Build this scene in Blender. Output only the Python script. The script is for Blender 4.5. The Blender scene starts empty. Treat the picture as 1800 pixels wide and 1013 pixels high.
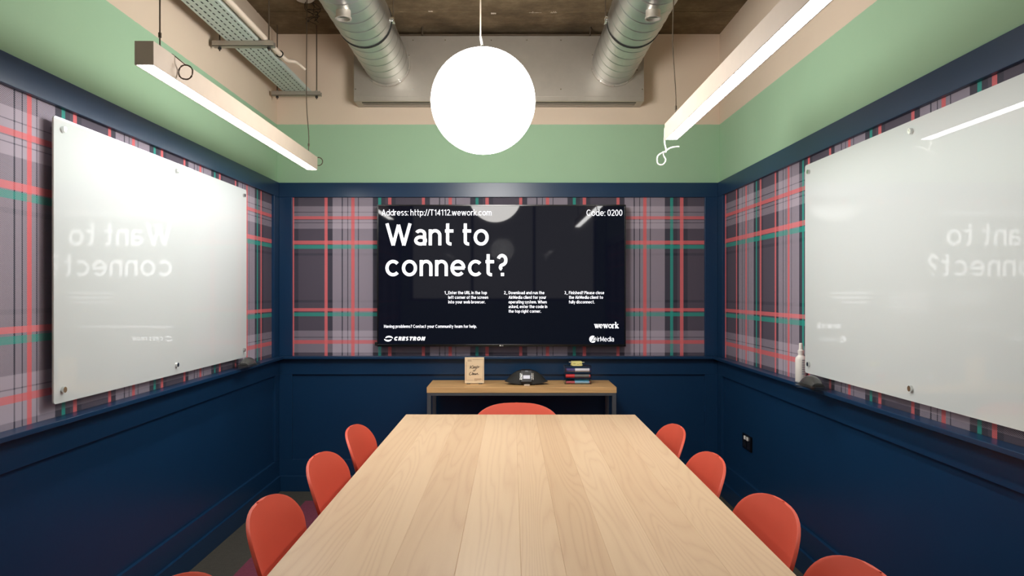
import bpy, bmesh, math, random
from mathutils import Vector, Matrix
random.seed(7)
S = bpy.context.scene
C = S.collection
PI = math.pi
# ------------------------------------------------------------------ camera, light, exposure
F, VX, VY, CH = 1276.0, 892.0, 513.5, 1.385       # focal length (px), vanishing point, camera height
cam = bpy.data.objects.new('camera', bpy.data.cameras.new('camera')); C.objects.link(cam)
cam.location = (0, 0, CH); cam.rotation_euler = (PI/2, 0, 0)
cam.data.sensor_width = 36; cam.data.lens = 36*F/1800
cam.data.shift_x = (900-VX)/1800; cam.data.shift_y = (VY-506.5)/1800
cam.data.clip_start = 0.02
S.camera = cam
w = bpy.data.worlds.new('world'); S.world = w; w.use_nodes = True
w.node_tree.nodes['Background'].inputs[0].default_value = (1.0, 0.95, 0.9, 1)
w.node_tree.nodes['Background'].inputs[1].default_value = 0.7
LED, GLOBE = 30.0, 26.0                            # strength of the linear lamps and of the globe
S.view_settings.view_transform = 'Standard'; S.view_settings.look = 'None'
S.view_settings.exposure = 0.2; S.view_settings.gamma = 1; S.view_settings.use_curve_mapping = False

XL, XR, YB, YR, ZC = -1.609, 1.482, 5.07, -0.9, CH+1.802
def px(x, y, Y): return Vector(((x-VX)*Y/F, Y, CH+(VY-y)*Y/F))

# ------------------------------------------------------------------ material helpers
def srgb(r, g, b):
    f = lambda c: (c/255/12.92) if c/255 <= .04045 else ((c/255+.055)/1.055)**2.4
    return (f(r), f(g), f(b), 1)
class NT:
    def __init__(s, name):
        s.m = bpy.data.materials.new(name); s.m.use_nodes = True
        s.t = s.m.node_tree; s.b = s.t.nodes['Principled BSDF']
    def n(s, typ, **kw):
        o = s.t.nodes.new(typ)
        for k, v in kw.items(): setattr(o, k, v)
        return o
    def l(s, a, b): s.t.links.new(a, b)
    def math(s, op, a, b=None, c=None):
        o = s.n('ShaderNodeMath', operation=op)
        for i, v in enumerate((a, b, c)):
            if v is None: continue
            if isinstance(v, (int, float)): o.inputs[i].default_value = v
            else: s.l(v, o.inputs[i])
        return o.outputs[0]
    def mix(s, f, a, b):
        o = s.n('ShaderNodeMix', data_type='RGBA')
        for i, v in ((0, f), (6, a), (7, b)):
            if isinstance(v, (int, float, tuple)): o.inputs[i].default_value = v
            else: s.l(v, o.inputs[i])
        return o.outputs[2]
    def ramp(s, f, stops, interp='LINEAR'):
        o = s.n('ShaderNodeValToRGB'); o.color_ramp.interpolation = interp
        e = o.color_ramp.elements
        e[0].position = stops[0][0]; e[0].color = stops[0][1]
        e[1].position = stops[1][0]; e[1].color = stops[1][1]
        for p, c in stops[2:]:
            q = e.new(p); q.color = c
        s.l(f, o.inputs[0]); return o.outputs[0]
    def obj(s): return s.n('ShaderNodeTexCoord').outputs['Object']
    def pos(s): return s.n('ShaderNodeNewGeometry').outputs['Position']
    def mapping(s, v, sc=(1,1,1), loc=(0,0,0), rot=(0,0,0)):
        o = s.n('ShaderNodeMapping'); o.inputs['Scale'].default_value = sc
        o.inputs['Location'].default_value = loc; o.inputs['Rotation'].default_value = rot
        s.l(v, o.inputs[0]); return o.outputs[0]
    def noise(s, v, scale, detail=3, rough=.5, dist=0):
        o = s.n('ShaderNodeTexNoise'); o.inputs['Scale'].default_value = scale
        o.inputs['Detail'].default_value = detail; o.inputs['Roughness'].default_value = rough
        o.inputs['Distortion'].default_value = dist
        s.l(v, o.inputs['Vector']); return o.outputs[0]
    def bump(s, h, strength=.2, dist=.002):
        o = s.n('ShaderNodeBump'); o.inputs['Strength'].default_value = strength; o.inputs['Distance'].default_value = dist
        s.l(h, o.inputs['Height']); s.l(o.outputs[0], s.b.inputs['Normal'])
    def set(s, **kw):
        names = dict(col='Base Color', rough='Roughness', metal='Metallic', spec='Specular IOR Level', trans='Transmission Weight',
                     ior='IOR', emit='Emission Color', es='Emission Strength', coat='Coat Weight', cr='Coat Roughness', alpha='Alpha', sheen='Sheen Weight')
        for k, v in kw.items():
            i = s.b.inputs[names[k]]
            if isinstance(v, (int, float, tuple)): i.default_value = v
            else: s.l(v, i)
        return s
def plain(name, col, rough=.5, **kw):
    """solid colour with a faint procedural mottling and roughness variation"""
    t = NT(name); v = t.obj(); n = t.noise(v, kw.pop('ns', 14), 3)
    k = kw.pop('var', .06)
    a = tuple(max(0, c*(1-k)) for c in col[:3])+(1,); b = tuple(min(1, c*(1+k)) for c in col[:3])+(1,)
    t.set(col=t.mix(n, a, b), rough=rough, **kw); return t.m
M = {}
NAVY = srgb(19, 54, 88)
def navy():
    t = NT('navy_satin_paint'); n = t.noise(t.pos(), 6, 4)
    t.set(col=t.mix(n, tuple(c*.93 for c in NAVY[:3])+(1,), tuple(c*1.07 for c in NAVY[:3])+(1,)), rough=.3, spec=.45)
    t.bump(t.noise(t.pos(), 90, 2), .05, .001); return t.m
M['navy'] = navy()
def wallpaint():
    t = NT('wall_paint_green_and_beige'); p = t.pos(); sx = t.n('ShaderNodeSeparateXYZ'); t.l(p, sx.inputs[0])
    n = t.noise(p, 3, 4)
    edge = t.math('ADD', sx.outputs[2], t.math('MULTIPLY', t.math('SUBTRACT', t.noise(p, 25, 2), .5), .004))
    up = t.math('GREATER_THAN', edge, CH+1.170)
    g = t.mix(n, srgb(162, 198, 165), srgb(169, 205, 172)); b = t.mix(n, srgb(222, 203, 182), srgb(230, 212, 192))
    t.set(col=t.mix(up, g, b), rough=.75, spec=.25); t.bump(t.noise(p, 120, 2), .08, .001); return t.m
M['wall'] = wallpaint()
def concrete():
    t = NT('raw_concrete_soffit'); p = t.pos()
    n1 = t.noise(p, 3.5, 8, .7); n2 = t.noise(t.mapping(p, (1, 3, 1)), 14, 6, .7)
    c = t.ramp(n1, [(.25, srgb(84, 72, 56)), (.75, srgb(168, 148, 118)), (.5, srgb(126, 109, 84))])
    c = t.mix(t.math('MULTIPLY', n2, .55), c, srgb(70, 58, 44))
    t.set(col=c, rough=.9, spec=.2); t.bump(n2, .6, .01); return t.m
M['concrete'] = concrete()
def carpet(name, a, b):
    t = NT(name); p = t.pos(); n = t.noise(p, 260, 3, .8); m = t.noise(p, 40, 3)
    t.set(col=t.mix(t.math('ADD', t.math('MULTIPLY', n, .8), t.math('MULTIPLY', m, .2)), a, b), rough=.95, spec=.1)
    t.bump(n, .8, .006); return t.m
M['carpet_grey'] = carpet('grey_loop_carpet', srgb(34, 33, 31), srgb(112, 109, 101))
M['carpet_plum'] = carpet('plum_loop_carpet', srgb(84, 34, 54), srgb(168, 92, 112))
# plaid wallpaper -------------------------------------------------------------------------
L_, D1, D2 = srgb(178, 168, 183), srgb(87, 81, 95), srgb(47, 51, 65)
SA, TE = srgb(230, 114, 118), srgb(44, 158, 146)
VS = [(0, D2), (30, TE), (48, D2), (74, D1), (90, SA), (110, D2), (135, D1), (292, SA), (310, D2), (341, L_), (396, D2), (401, L_),
      (429, D2), (434, L_), (453, SA), (473, L_), (492, D2), (498, L_)]
HS = [(25, D1), (75, L_), (110, D2), (114, L_), (134, SA), (153, D2), (156, L_), (172, D2), (175, L_), (207, D1), (281, SA), (300, D1),
      (306, TE), (326, D1), (355, D2), (370, D1), (631, D2), (646, D1), (679, SA), (697, D1), (705, TE), (727, D1), (815, L_), (850, D2),
      (854, L_), (871, SA), (890, D2), (893, L_), (912, D2), (915, L_), (945, D1)]
def plaid(name, axis, sign, phase):
    t = NT(name); sx = t.n('ShaderNodeSeparateXYZ'); t.l(t.pos(), sx.inputs[0])
    u = t.math('MULTIPLY', sx.outputs[axis], sign); z = sx.outputs[2]
    fu = t.math('FRACT', t.math('ADD', t.math('DIVIDE', t.math('SUBTRACT', u, phase), .6794), 39/583+20))
    fv = t.math('DIVIDE', t.math('SUBTRACT', CH+.66, z), 1.1178)
    vc = t.ramp(fu, [(a/583, c) for a, c in VS], 'CONSTANT')
    hc = t.ramp(fv, [((a-25)/950, c) for a, c in HS], 'CONSTANT')
    W, K = (1, 1, 1, 1), (0, 0, 0, 1)
    va = t.ramp(fu, [(a/583, W if c in (SA, TE) else K) for a, c in VS], 'CONSTANT')
    ha = t.ramp(fv, [((a-25)/950, W if c in (SA, TE) else K) for a, c in HS], 'CONSTANT')
    tw = t.math('FRACT', t.math('DIVIDE', t.math('ADD', t.math('SUBTRACT', u, z), 50.0), .0062))
    thr = t.math('ADD', t.math('ADD', .42, t.math('MULTIPLY', ha, .33)), t.math('MULTIPLY', va, -.27))
    k = t.math('LESS_THAN', tw, thr)
    c = t.mix(k, vc, hc)
    t.set(col=c, rough=.72, spec=.3); return t.m
M['plaid_back'] = plaid('plaid_wallpaper_back', 0, 1, 1.144)
M['plaid_left'] = plaid('plaid_wallpaper_left', 1, 1, 4.663)
M['plaid_right'] = plaid('plaid_wallpaper_right', 1, -1, -3.637)
def wood(name, light, mid, dark, axis=1, rough=.36, contour=15, stretch=.10, bsc=4.5):
    t = NT(name); p = t.obj(); oc = t.n('ShaderNodeSeparateColor'); t.l(t.n('ShaderNodeObjectInfo').outputs['Color'], oc.inputs[0]); oi = oc.outputs[0]
    off = t.n('ShaderNodeCombineXYZ'); t.l(t.math('MULTIPLY', oi, 37.0), off.inputs[0]); t.l(t.math('MULTIPLY', oi, 91.0), off.inputs[1])
    va = t.n('ShaderNodeVectorMath', operation='ADD')
    sc = (1, stretch, 1) if axis == 1 else (stretch, 1, 1)
    t.l(t.mapping(p, sc), va.inputs[0]); t.l(off.outputs[0], va.inputs[1]); q = va.outputs[0]
    n = t.noise(q, bsc, 2, .45, .6)
    rings = t.math('PINGPONG', t.math('MULTIPLY', n, contour), .5)
    g = t.ramp(t.math('MULTIPLY', rings, 2), [(0, (0,0,0,1)), (.55, (.85,.85,.85,1)), (1, (1,1,1,1)), (.2, (.45,.45,.45,1))])
    fs = (70, 2.2, 70) if axis == 1 else (2.2, 70, 70)
    va2 = t.n('ShaderNodeVectorMath', operation='ADD'); t.l(p, va2.inputs[0]); t.l(off.outputs[0], va2.inputs[1])
    fine = t.noise(t.mapping(va2.outputs[0], fs), 3, 4, .6)
    col = t.mix(g, dark, mid)
    col = t.mix(t.math('MULTIPLY', fine, .75), col, light)
    tint = t.mix(oi, (light[0]*.78, light[1]*.72, light[2]*.66, 1), (min(1, light[0]*1.06), light[1]*1.1, light[2]*1.12, 1))
    col = t.mix(.45, col, tint)
    t.set(col=col, rough=rough, spec=.45); t.bump(fine, .06, .001); return t.m
M['ash'] = wood('pale_ash_wood', srgb(234, 203, 168), srgb(224, 189, 151), srgb(196, 150, 112), contour=26, stretch=.065)
M['oak'] = wood('oiled_oak_wood', srgb(232, 186, 128), srgb(216, 164, 104), srgb(150, 100, 56), axis=0, rough=.45, contour=11)
def galv(name, base=(.60, .62, .62, 1), r0=.22, r1=.42, bands=0):
    t = NT(name); p = t.pos(); n = t.noise(p, 9, 5, .6); m = t.noise(t.mapping(p, (1, 1, 1)), 40, 2)
    t.set(col=t.mix(n, tuple(c*.8 for c in base[:3])+(1,), base), metal=1.0,
          rough=t.math('ADD', r0, t.math('MULTIPLY', m, r1-r0))); t.bump(t.noise(p, 5, 2), .03, .01); return t.m
M['galv'] = galv('galvanised_duct_steel', (.66, .67, .66, 1), .28, .38)
M['sheet'] = galv('dull_galvanised_sheet', (.52, .48, .42, 1), .38, .55)
M['sheet'].node_tree.nodes['Principled BSDF'].inputs['Metallic'].default_value = .75
M['tray'] = galv('zinc_cable_tray', (.62, .70, .66, 1), .35, .55)
M['tray'].node_tree.nodes['Principled BSDF'].inputs['Metallic'].default_value = .15
M['chrome'] = plain('brushed_chrome', (.72, .72, .70, 1), .18, metal=1.0)
M['black'] = plain('matt_black_plastic', srgb(20, 20, 22), .45)
M['rubber'] = plain('black_rubber', srgb(14, 14, 14), .7)
M['steel'] = plain('grey_powder_coated_steel', srgb(92, 96, 102), .4, metal=.3)
M['white'] = plain('white_plastic', srgb(232, 230, 224), .45)
M['housing'] = plain('warm_white_painted_aluminium', srgb(212, 196, 180), .5)
M['pipe'] = plain('cream_conduit_plastic', srgb(214, 200, 184), .5)
M['wire'] = plain('grey_steel_wire', srgb(96, 84, 70), .45, metal=.4)
M['whitewire'] = plain('white_flex_cable', srgb(226, 224, 214), .5)
M['coral'] = plain('coral_moulded_plastic', srgb(232, 98, 76), .42, var=.03, spec=.4)
M['coralleg'] = plain('coral_painted_steel', srgb(190, 74, 58), .35)
def board():
    t = NT('white_backed_glass'); n = t.noise(t.pos(), 2, 3)
    t.set(col=t.mix(n, srgb(210, 218, 219), srgb(215, 222, 222)), rough=.008, spec=.5, ior=1.5); return t.m
M['board'] = board()
M['boardedge'] = plain('pale_green_glass_edge', srgb(214, 226, 216), .1)
def emit(name, col, st, base=(.8, .8, .8, 1), rough=.5):
    t = NT(name); t.set(col=base, rough=rough, emit=col, es=st); return t.m
M['led'] = emit('led_diffuser', (1.0, .98, .955, 1), LED)
M['globe'] = emit('opal_globe_glass', (1.0, .965, .92, 1), GLOBE, rough=.25)
M['screen'] = emit('dark_lcd_screen', (.10, .16, .45, 1), .016, (.004, .004, .006, 1), .035)
M['screen'].node_tree.nodes['Principled BSDF'].inputs['Specular IOR Level'].default_value = .24
M['glyph'] = emit('screen_white_glyphs', (.93, .95, 1.0, 1), 1.1)
M['glyphdim'] = emit('screen_dim_white_glyphs', (.88, .90, 1.0, 1), .9)
M['tvbezel'] = plain('gloss_black_bezel', srgb(12, 12, 14), .2)
def clear(name, tint=(.97, .98, .98, 1), rough=.03):
    t = NT(name); t.set(col=tint, rough=rough, trans=1.0, ior=1.46); return t.m
def archglass():
    t = NT('architectural_glass'); g = t.n('ShaderNodeBsdfGlossy'); g.inputs['Roughness'].default_value = .01
    tr = t.n('ShaderNodeBsdfTransparent'); fr = t.n('ShaderNodeLayerWeight'); mx = t.n('ShaderNodeMixShader')
    t.l(t.math('ADD', .04, t.math('MULTIPLY', t.math('POWER', fr.outputs[1], 4.0), .7)), mx.inputs[0]); t.l(tr.outputs[0], mx.inputs[1]); t.l(g.outputs[0], mx.inputs[2])
    t.l(mx.outputs[0], t.t.nodes['Material Output'].inputs[0]); return t.m
M['glass'] = archglass()
def acrylic():
    t = NT('clear_acrylic'); g = t.n('ShaderNodeBsdfGlossy'); g.inputs['Roughness'].default_value = .04
    tr = t.n('ShaderNodeBsdfTransparent'); tr.inputs[0].default_value = (.93, .945, .945, 1); fr = t.n('ShaderNodeLayerWeight'); mx = t.n('ShaderNodeMixShader')
    t.l(t.math('ADD', .04, t.math('MULTIPLY', t.math('POWER', fr.outputs[1], 4.0), .7)), mx.inputs[0]); t.l(tr.outputs[0], mx.inputs[1]); t.l(g.outputs[0], mx.inputs[2])
    t.l(mx.outputs[0], t.t.nodes['Material Output'].inputs[0]); return t.m
M['acrylic'] = acrylic()

# ------------------------------------------------------------------ mesh helpers
def link(name, me, mat, parent=None, smooth=False):
    if isinstance(me, bmesh.types.BMesh):
        bm = me; me = bpy.data.meshes.new(name); bmesh.ops.recalc_face_normals(bm, faces=bm.faces); bm.to_mesh(me); bm.free()
    if mat is not None and not me.materials: me.materials.append(M[mat])
    if smooth:
        for p in me.polygons: p.use_smooth = True
    o = bpy.data.objects.new(name, me); C.objects.link(o)
    if parent: o.parent = parent
    return o
def abox(bm, x0, x1, y0, y1, z0, z1, bev=0):
    r = bmesh.ops.create_cube(bm, size=1); vs = r['verts']
    for v in vs: v.co = Vector((x0+(v.co.x+.5)*(x1-x0), y0+(v.co.y+.5)*(y1-y0), z0+(v.co.z+.5)*(z1-z0)))
    if bev:
        es = list({e for v in vs for e in v.link_edges})
        bmesh.ops.bevel(bm, geom=es, offset=bev, segments=2, affect='EDGES', profile=.5)
def box(name, mat, x0, x1, y0, y1, z0, z1, parent=None, bev=0):
    bm = bmesh.new(); abox(bm, x0, x1, y0, y1, z0, z1, bev); return link(name, bm, mat, parent)
def acyl(bm, p, q, r, r2=None, seg=16, caps=True):
    p, q = Vector(p), Vector(q); d = q-p
    m = Matrix.Translation((p+q)/2) @ d.to_track_quat('Z', 'Y').to_matrix().to_4x4()
    bmesh.ops.create_cone(bm, cap_ends=caps, segments=seg, radius1=r, radius2=r if r2 is None else r2, depth=d.length, matrix=m)
def cyl(name, mat, p, q, r, r2=None, parent=None, seg=16, smooth=True):
    bm = bmesh.new(); acyl(bm, p, q, r, r2, seg); o = link(name, bm, mat, parent)
    if smooth: shade(o)
    return o
def shade(o, ang=40):
    me = o.data
    for p in me.polygons: p.use_smooth = True
    bm = bmesh.new(); bm.from_mesh(me)
    for e in bm.edges:
        if len(e.link_faces) == 2 and e.calc_face_angle(0) > math.radians(ang): e.smooth = False
    bm.to_mesh(me); bm.free()
def catmull(pts, n=8, closed=False):
    pts = [Vector(p) for p in pts]; out = []; N = len(pts)
    for i in range(N if closed else N-1):
        g = lambda k: pts[k % N] if closed else pts[max(0, min(N-1, k))]
        a, b, c, d = g(i-1), g(i), g(i+1), g(i+2)
        for k in range(n):
            t = k/n
            out.append(.5*((2*b)+(c-a)*t+(2*a-5*b+4*c-d)*t*t+(3*b-a-3*c+d)*t**3))
    if not closed: out.append(pts[-1])
    return out
def atube(bm, pts, r, seg=8, closed=False):
    pts = [Vector(p) for p in pts]; N = len(pts); rings = []; up = None
    for i, p in enumerate(pts):
        a = pts[(i-1) % N] if (closed or i > 0) else p; b = pts[(i+1) % N] if (closed or i < N-1) else p
        d = (b-a).normalized()
        if up is None: up = d.orthogonal()
        up = (up-d*up.dot(d)); up = up.normalized() if up.length > 1e-6 else d.orthogonal().normalized()
        s = d.cross(up); rr = r(i/(N-1)) if callable(r) else r
        rings.append([bm.verts.new(p+(up*math.cos(2*PI*k/seg)+s*math.sin(2*PI*k/seg))*rr) for k in range(seg)])
    for i in range(N if closed else N-1):
        A, B = rings[i], rings[(i+1) % N]
        for k in range(seg): bm.faces.new((A[k], A[(k+1) % seg], B[(k+1) % seg], B[k]))
    if not closed: bm.faces.new(rings[0][::-1]); bm.faces.new(rings[-1])
def tube(name, mat, pts, r, parent=None, seg=8, closed=False):
    bm = bmesh.new(); atube(bm, pts, r, seg, closed); o = link(name, bm, mat, parent); shade(o, 50); return o
def lathe(name, mat, prof, parent=None, seg=32, axis=(0, 0, 0)):
    bm = bmesh.new(); rings = []
    for r, z in prof:
        rings.append([bm.verts.new((axis[0]+max(r, 1e-5)*math.cos(2*PI*k/seg), axis[1]+max(r, 1e-5)*math.sin(2*PI*k/seg), axis[2]+z)) for k in range(seg)])
    for A, B in zip(rings, rings[1:]):
        for k in range(seg): bm.faces.new((A[k], A[(k+1) % seg], B[(k+1) % seg], B[k]))
    bmesh.ops.remove_doubles(bm, verts=bm.verts, dist=5e-5)
    o = link(name, bm, mat, parent); shade(o, 35); return o
def empty(name, loc, rz=0):
    o = bpy.data.objects.new(name, None); C.objects.link(o); o.location = loc; o.rotation_euler = (0, 0, rz); o.empty_display_size = .1; return o
def tag(o, label, cat, group=None):
    o['label'] = label; o['category'] = cat
    if group: o['group'] = group
    return o
def struct(o, label=None, cat=None):
    o['kind'] = 'structure'
    if label: o['label'] = label
    if cat: o['category'] = cat
    return o
def reloc(o, base):
    """move mesh data so that it is local to an Empty standing at base"""
    o.data.transform(Matrix.Translation(-Vector(base))); return o
def settle(root):
    for ch in root.children:
        if ch.data and ch.data.users == 1: reloc(ch, root.location)
        for g in ch.children:
            if g.data and g.data.users == 1: reloc(g, root.location)
    return root

# ------------------------------------------------------------------ the room
ZL = CH-.445                      # ledge top
ZT1, ZT0 = CH+.761, CH+.660       # top trim
ZP1, ZP0, ZB = CH-.574, CH-1.166, .107   # wainscot recess top, bottom; baseboard top
struct(box('floor', 'carpet_grey', XL-.1, XR+.1, YR-.1, YB+.1, -.1, 0), 'dark grey looped carpet floor of the meeting room', 'floor')
fl = bpy.data.objects['floor']
box('carpet_field', 'carpet_plum', -1.337, 1.21, YR+.25, 4.81, -.02, .0015, fl)
struct(box('ceiling', 'concrete', XL-.1, XR+.1, YR-.1, YB+.1, ZC, ZC+.15), 'rough raw brown concrete ceiling', 'ceiling')
ce = bpy.data.objects['ceiling']
def shard(pts, Z):
    bm = bmesh.new(); a = [bm.verts.new((x, y, Z)) for x, y in pts]; b = [bm.verts.new((x, y, Z-.003)) for x, y in pts]; n = len(pts)
    bm.faces.new(a); bm.faces.new(b)
    for i in range(n): bm.faces.new((a[i], a[(i+1) % n], b[(i+1) % n], b[i]))
    return bm
for (x0, x1, y) in ((930, 952, 21), (863, 872, 23), (753, 761, 20), (968, 979, 21)):
    Yc = 1.802*F/(VY-y); xa, xb = (x0-VX)*Yc/F, (x1-VX)*Yc/F
    k = 7; top = [(xa+(xb-xa)*i/k, Yc+random.uniform(.004, .014)) for i in range(k+1)]; bot = [(xa+(xb-xa)*i/k, Yc-random.uniform(.002, .012)) for i in range(k, -1, -1)]
    link('paint_chip', shard(top+bot, ZC), 'pipe', ce)
for y in (20.5, -60, -150):       # shutter-board joints left in the concrete
    Yc = 1.802*F/(VY-y); box('board_joint', 'concrete', XL, XR, Yc-.004, Yc+.004, ZC-.004, ZC+.01, ce)
walls = {}
walls['back'] = struct(box('wall_back', 'wall', XL-.1, XR+.1, YB, YB+.1, 0, ZC), 'back wall with plaid panel, green band and beige top', 'wall')
walls['left'] = struct(box('wall_left', 'wall', XL-.1, XL, YR-.1, YB+.1, 0, ZC), 'left wall with plaid paper above navy wainscot', 'wall')
walls['right'] = struct(box('wall_right', 'wall', XR, XR+.1, YR-.1, YB+.1, 0, ZC), 'right wall with plaid paper above navy wainscot', 'wall')
bm = bmesh.new(); abox(bm, XL-.1, XR+.1, YR-.1, YR, 3.0, ZC); abox(bm, XL-.1, XL+.15, YR-.1, YR, 0, 3.0); abox(bm, XR-.15, XR+.1, YR-.1, YR, 0, 3.0); abox(bm, XL+.15, XR-.15, YR-.1, YR, 0, 1.25)
walls['rear'] = struct(link('wall_rear', bm, 'wall'), 'rear wall with an assumed glazed opening, behind the camera', 'wall')
gw = struct(empty('assumed_window_1', (0, YR-.05, 1.25)), 'assumed wide glazing behind the camera, added to let fill light in', 'window')  # unseen, assumed glazing; added so world light fills the room from behind
gx0, gx1 = XL+.15, XR-.15
for i in range(4):
    x = gx0+(gx1-gx0)*i/3; x = min(max(x-.02, gx0), gx1-.04); box('mullion', 'navy', x, x+.04, YR-.08, YR-.02, 1.25, 3.0, gw)
box('frame_rail', 'navy', gx0, gx1, YR-.08, YR-.02, 1.25, 1.29, gw); box('frame_rail', 'navy', gx0, gx1, YR-.08, YR-.02, 2.96, 3.0, gw)
for i in range(3): box('pane', 'glass', gx0+(gx1-gx0)*i/3+.02, gx0+(gx1-gx0)*(i+1)/3-.02, YR-.053, YR-.047, 1.29, 2.96, gw)
settle(gw)
# side = (along0, along1) in Y for the side walls, X for the back wall.  d = depth out of the wall
def wb(name, mat, side, a0, a1, d0, d1, z0, z1, parent, bev=.0015):
    if side == 'back': return box(name, mat, a0, a1, YB-d1, YB-d0, z0, z1, parent, bev)
    if side == 'rear': return box(name, mat, a0, a1, YR+d0, YR+d1, z0, z1, parent, bev)
    if side == 'left': return box(name, mat, XL+d0, XL+d1, a0, a1, z0, z1, parent, bev)
    return box(name, mat, XR-d1, XR-d0, a0, a1, z0, z1, parent, bev)
tn = [0]
def trim(side, a0, a1, d0, d1, z0, z1, label):
    tn[0] += 1
    return struct(wb('trim_%d' % tn[0], 'navy', side, a0, a1, d0, d1, z0, z1, None, .002), label, 'trim')
T = .02
for side in ('left', 'right', 'back'):
    W = walls[side]
    if side in ('back', 'rear'): lo, hi, p0, p1 = XL, XR, -1.498, 1.3735; c = T
    else: lo, hi, p0, p1 = YR, YB, YR+.12, 4.947 if side == 'left' else 4.938; c = 0
    if side != 'rear': wb('wallpaper', 'plaid_'+side, side, p0-.02, p1+.02, 0, .002, ZL-.02, ZT0+.02, W, 0)
    else: wb('wainscot_upper_panel', 'navy', side, p0, p1, 0, .004, ZL, ZT0, W, 0)
    wb('wainscot_panel', 'navy', side, lo, hi, 0, .003, .0, ZL-.02, W, 0)
    wb('top_rail', 'navy', side, lo+c, hi-c, 0, T, ZP1, ZL-.018, W)
    wb('bottom_rail', 'navy', side, lo+c, hi-c, 0, T, .05, ZP0, W)
    s0, s1 = (p0, p1) if c else (YR+.1, 4.975 if side == 'left' else 4.962)
    wb('stile', 'navy', side, lo+c, s0, 0, T, ZP0, ZP1, W); wb('stile', 'navy', side, s1, hi-c, 0, T, ZP0, ZP1, W)
    nm = {'left': 'left', 'right': 'right', 'back': 'back', 'rear': 'rear'}[side]
    trim(side, lo+c, hi-c, 0, T, ZT0, ZT1, 'navy picture rail along the top of the %s wall panelling' % nm)
    trim(side, lo+c*3, hi-c*3, 0, .066, ZL-.018, ZL, 'narrow navy ledge capping the %s wall wainscot' % nm)
    trim(side, lo+c, p0, 0, T, ZL, ZT0, 'navy corner post at the %s end of the %s wall' % ('left' if c else 'rear', nm))
    trim(side, p1, hi-c, 0, T, ZL, ZT0, 'navy corner post at the %s end of the %s wall' % ('right' if c else 'screen', nm))
    b = struct(wb('baseboard_'+side, 'navy', side, lo+c*1.7, hi-c*1.7, 0, .034, 0, ZB, None, .002), 'navy skirting board along the %s wall' % nm, 'baseboard')

# ------------------------------------------------------------------ conference table
TZ, TX0, TX1, TY0, TY1 = .745, -.538, .657, 1.08, 3.79
t = tag(empty('conference_table', ((TX0+TX1)/2, (TY0+TY1)/2, 0)), 'long pale wooden conference table with joined lengthwise planks', 'table')
edges = [TX0, -.405, -.265, -.115, .036, .138, .25, .37, .51, TX1]
for (a, b), cv in zip(zip(edges, edges[1:]), (.55, .82, .30, .95, .70, .22, .88, .48, .66)):
    o = box('plank', 'ash', a, b, TY0, TY1, TZ-.036, TZ, t, .0011); o.color = (cv, cv, cv, 1)
box('apron', 'steel', TX0+.12, TX1-.12, TY0+.05, TY0+.08, TZ-.096, TZ-.036, t, .002); box('apron', 'steel', TX0+.12, TX1-.12, TY1-.08, TY1-.05, TZ-.096, TZ-.036, t, .002)
box('apron', 'steel', TX0+.12, TX0+.16, TY0+.08, TY1-.08, TZ-.096, TZ-.036, t, .002); box('apron', 'steel', TX1-.16, TX1-.12, TY0+.08, TY1-.08, TZ-.096, TZ-.036, t, .002)
for x in (TX0+.12, TX1-.19):
    for y in (TY0+.03, TY1-.10): box('leg', 'steel', x, x+.07, y, y+.07, 0, TZ-.096, t, .003)
settle(t)
t.rotation_euler[2] = math.radians(-.35)

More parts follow.
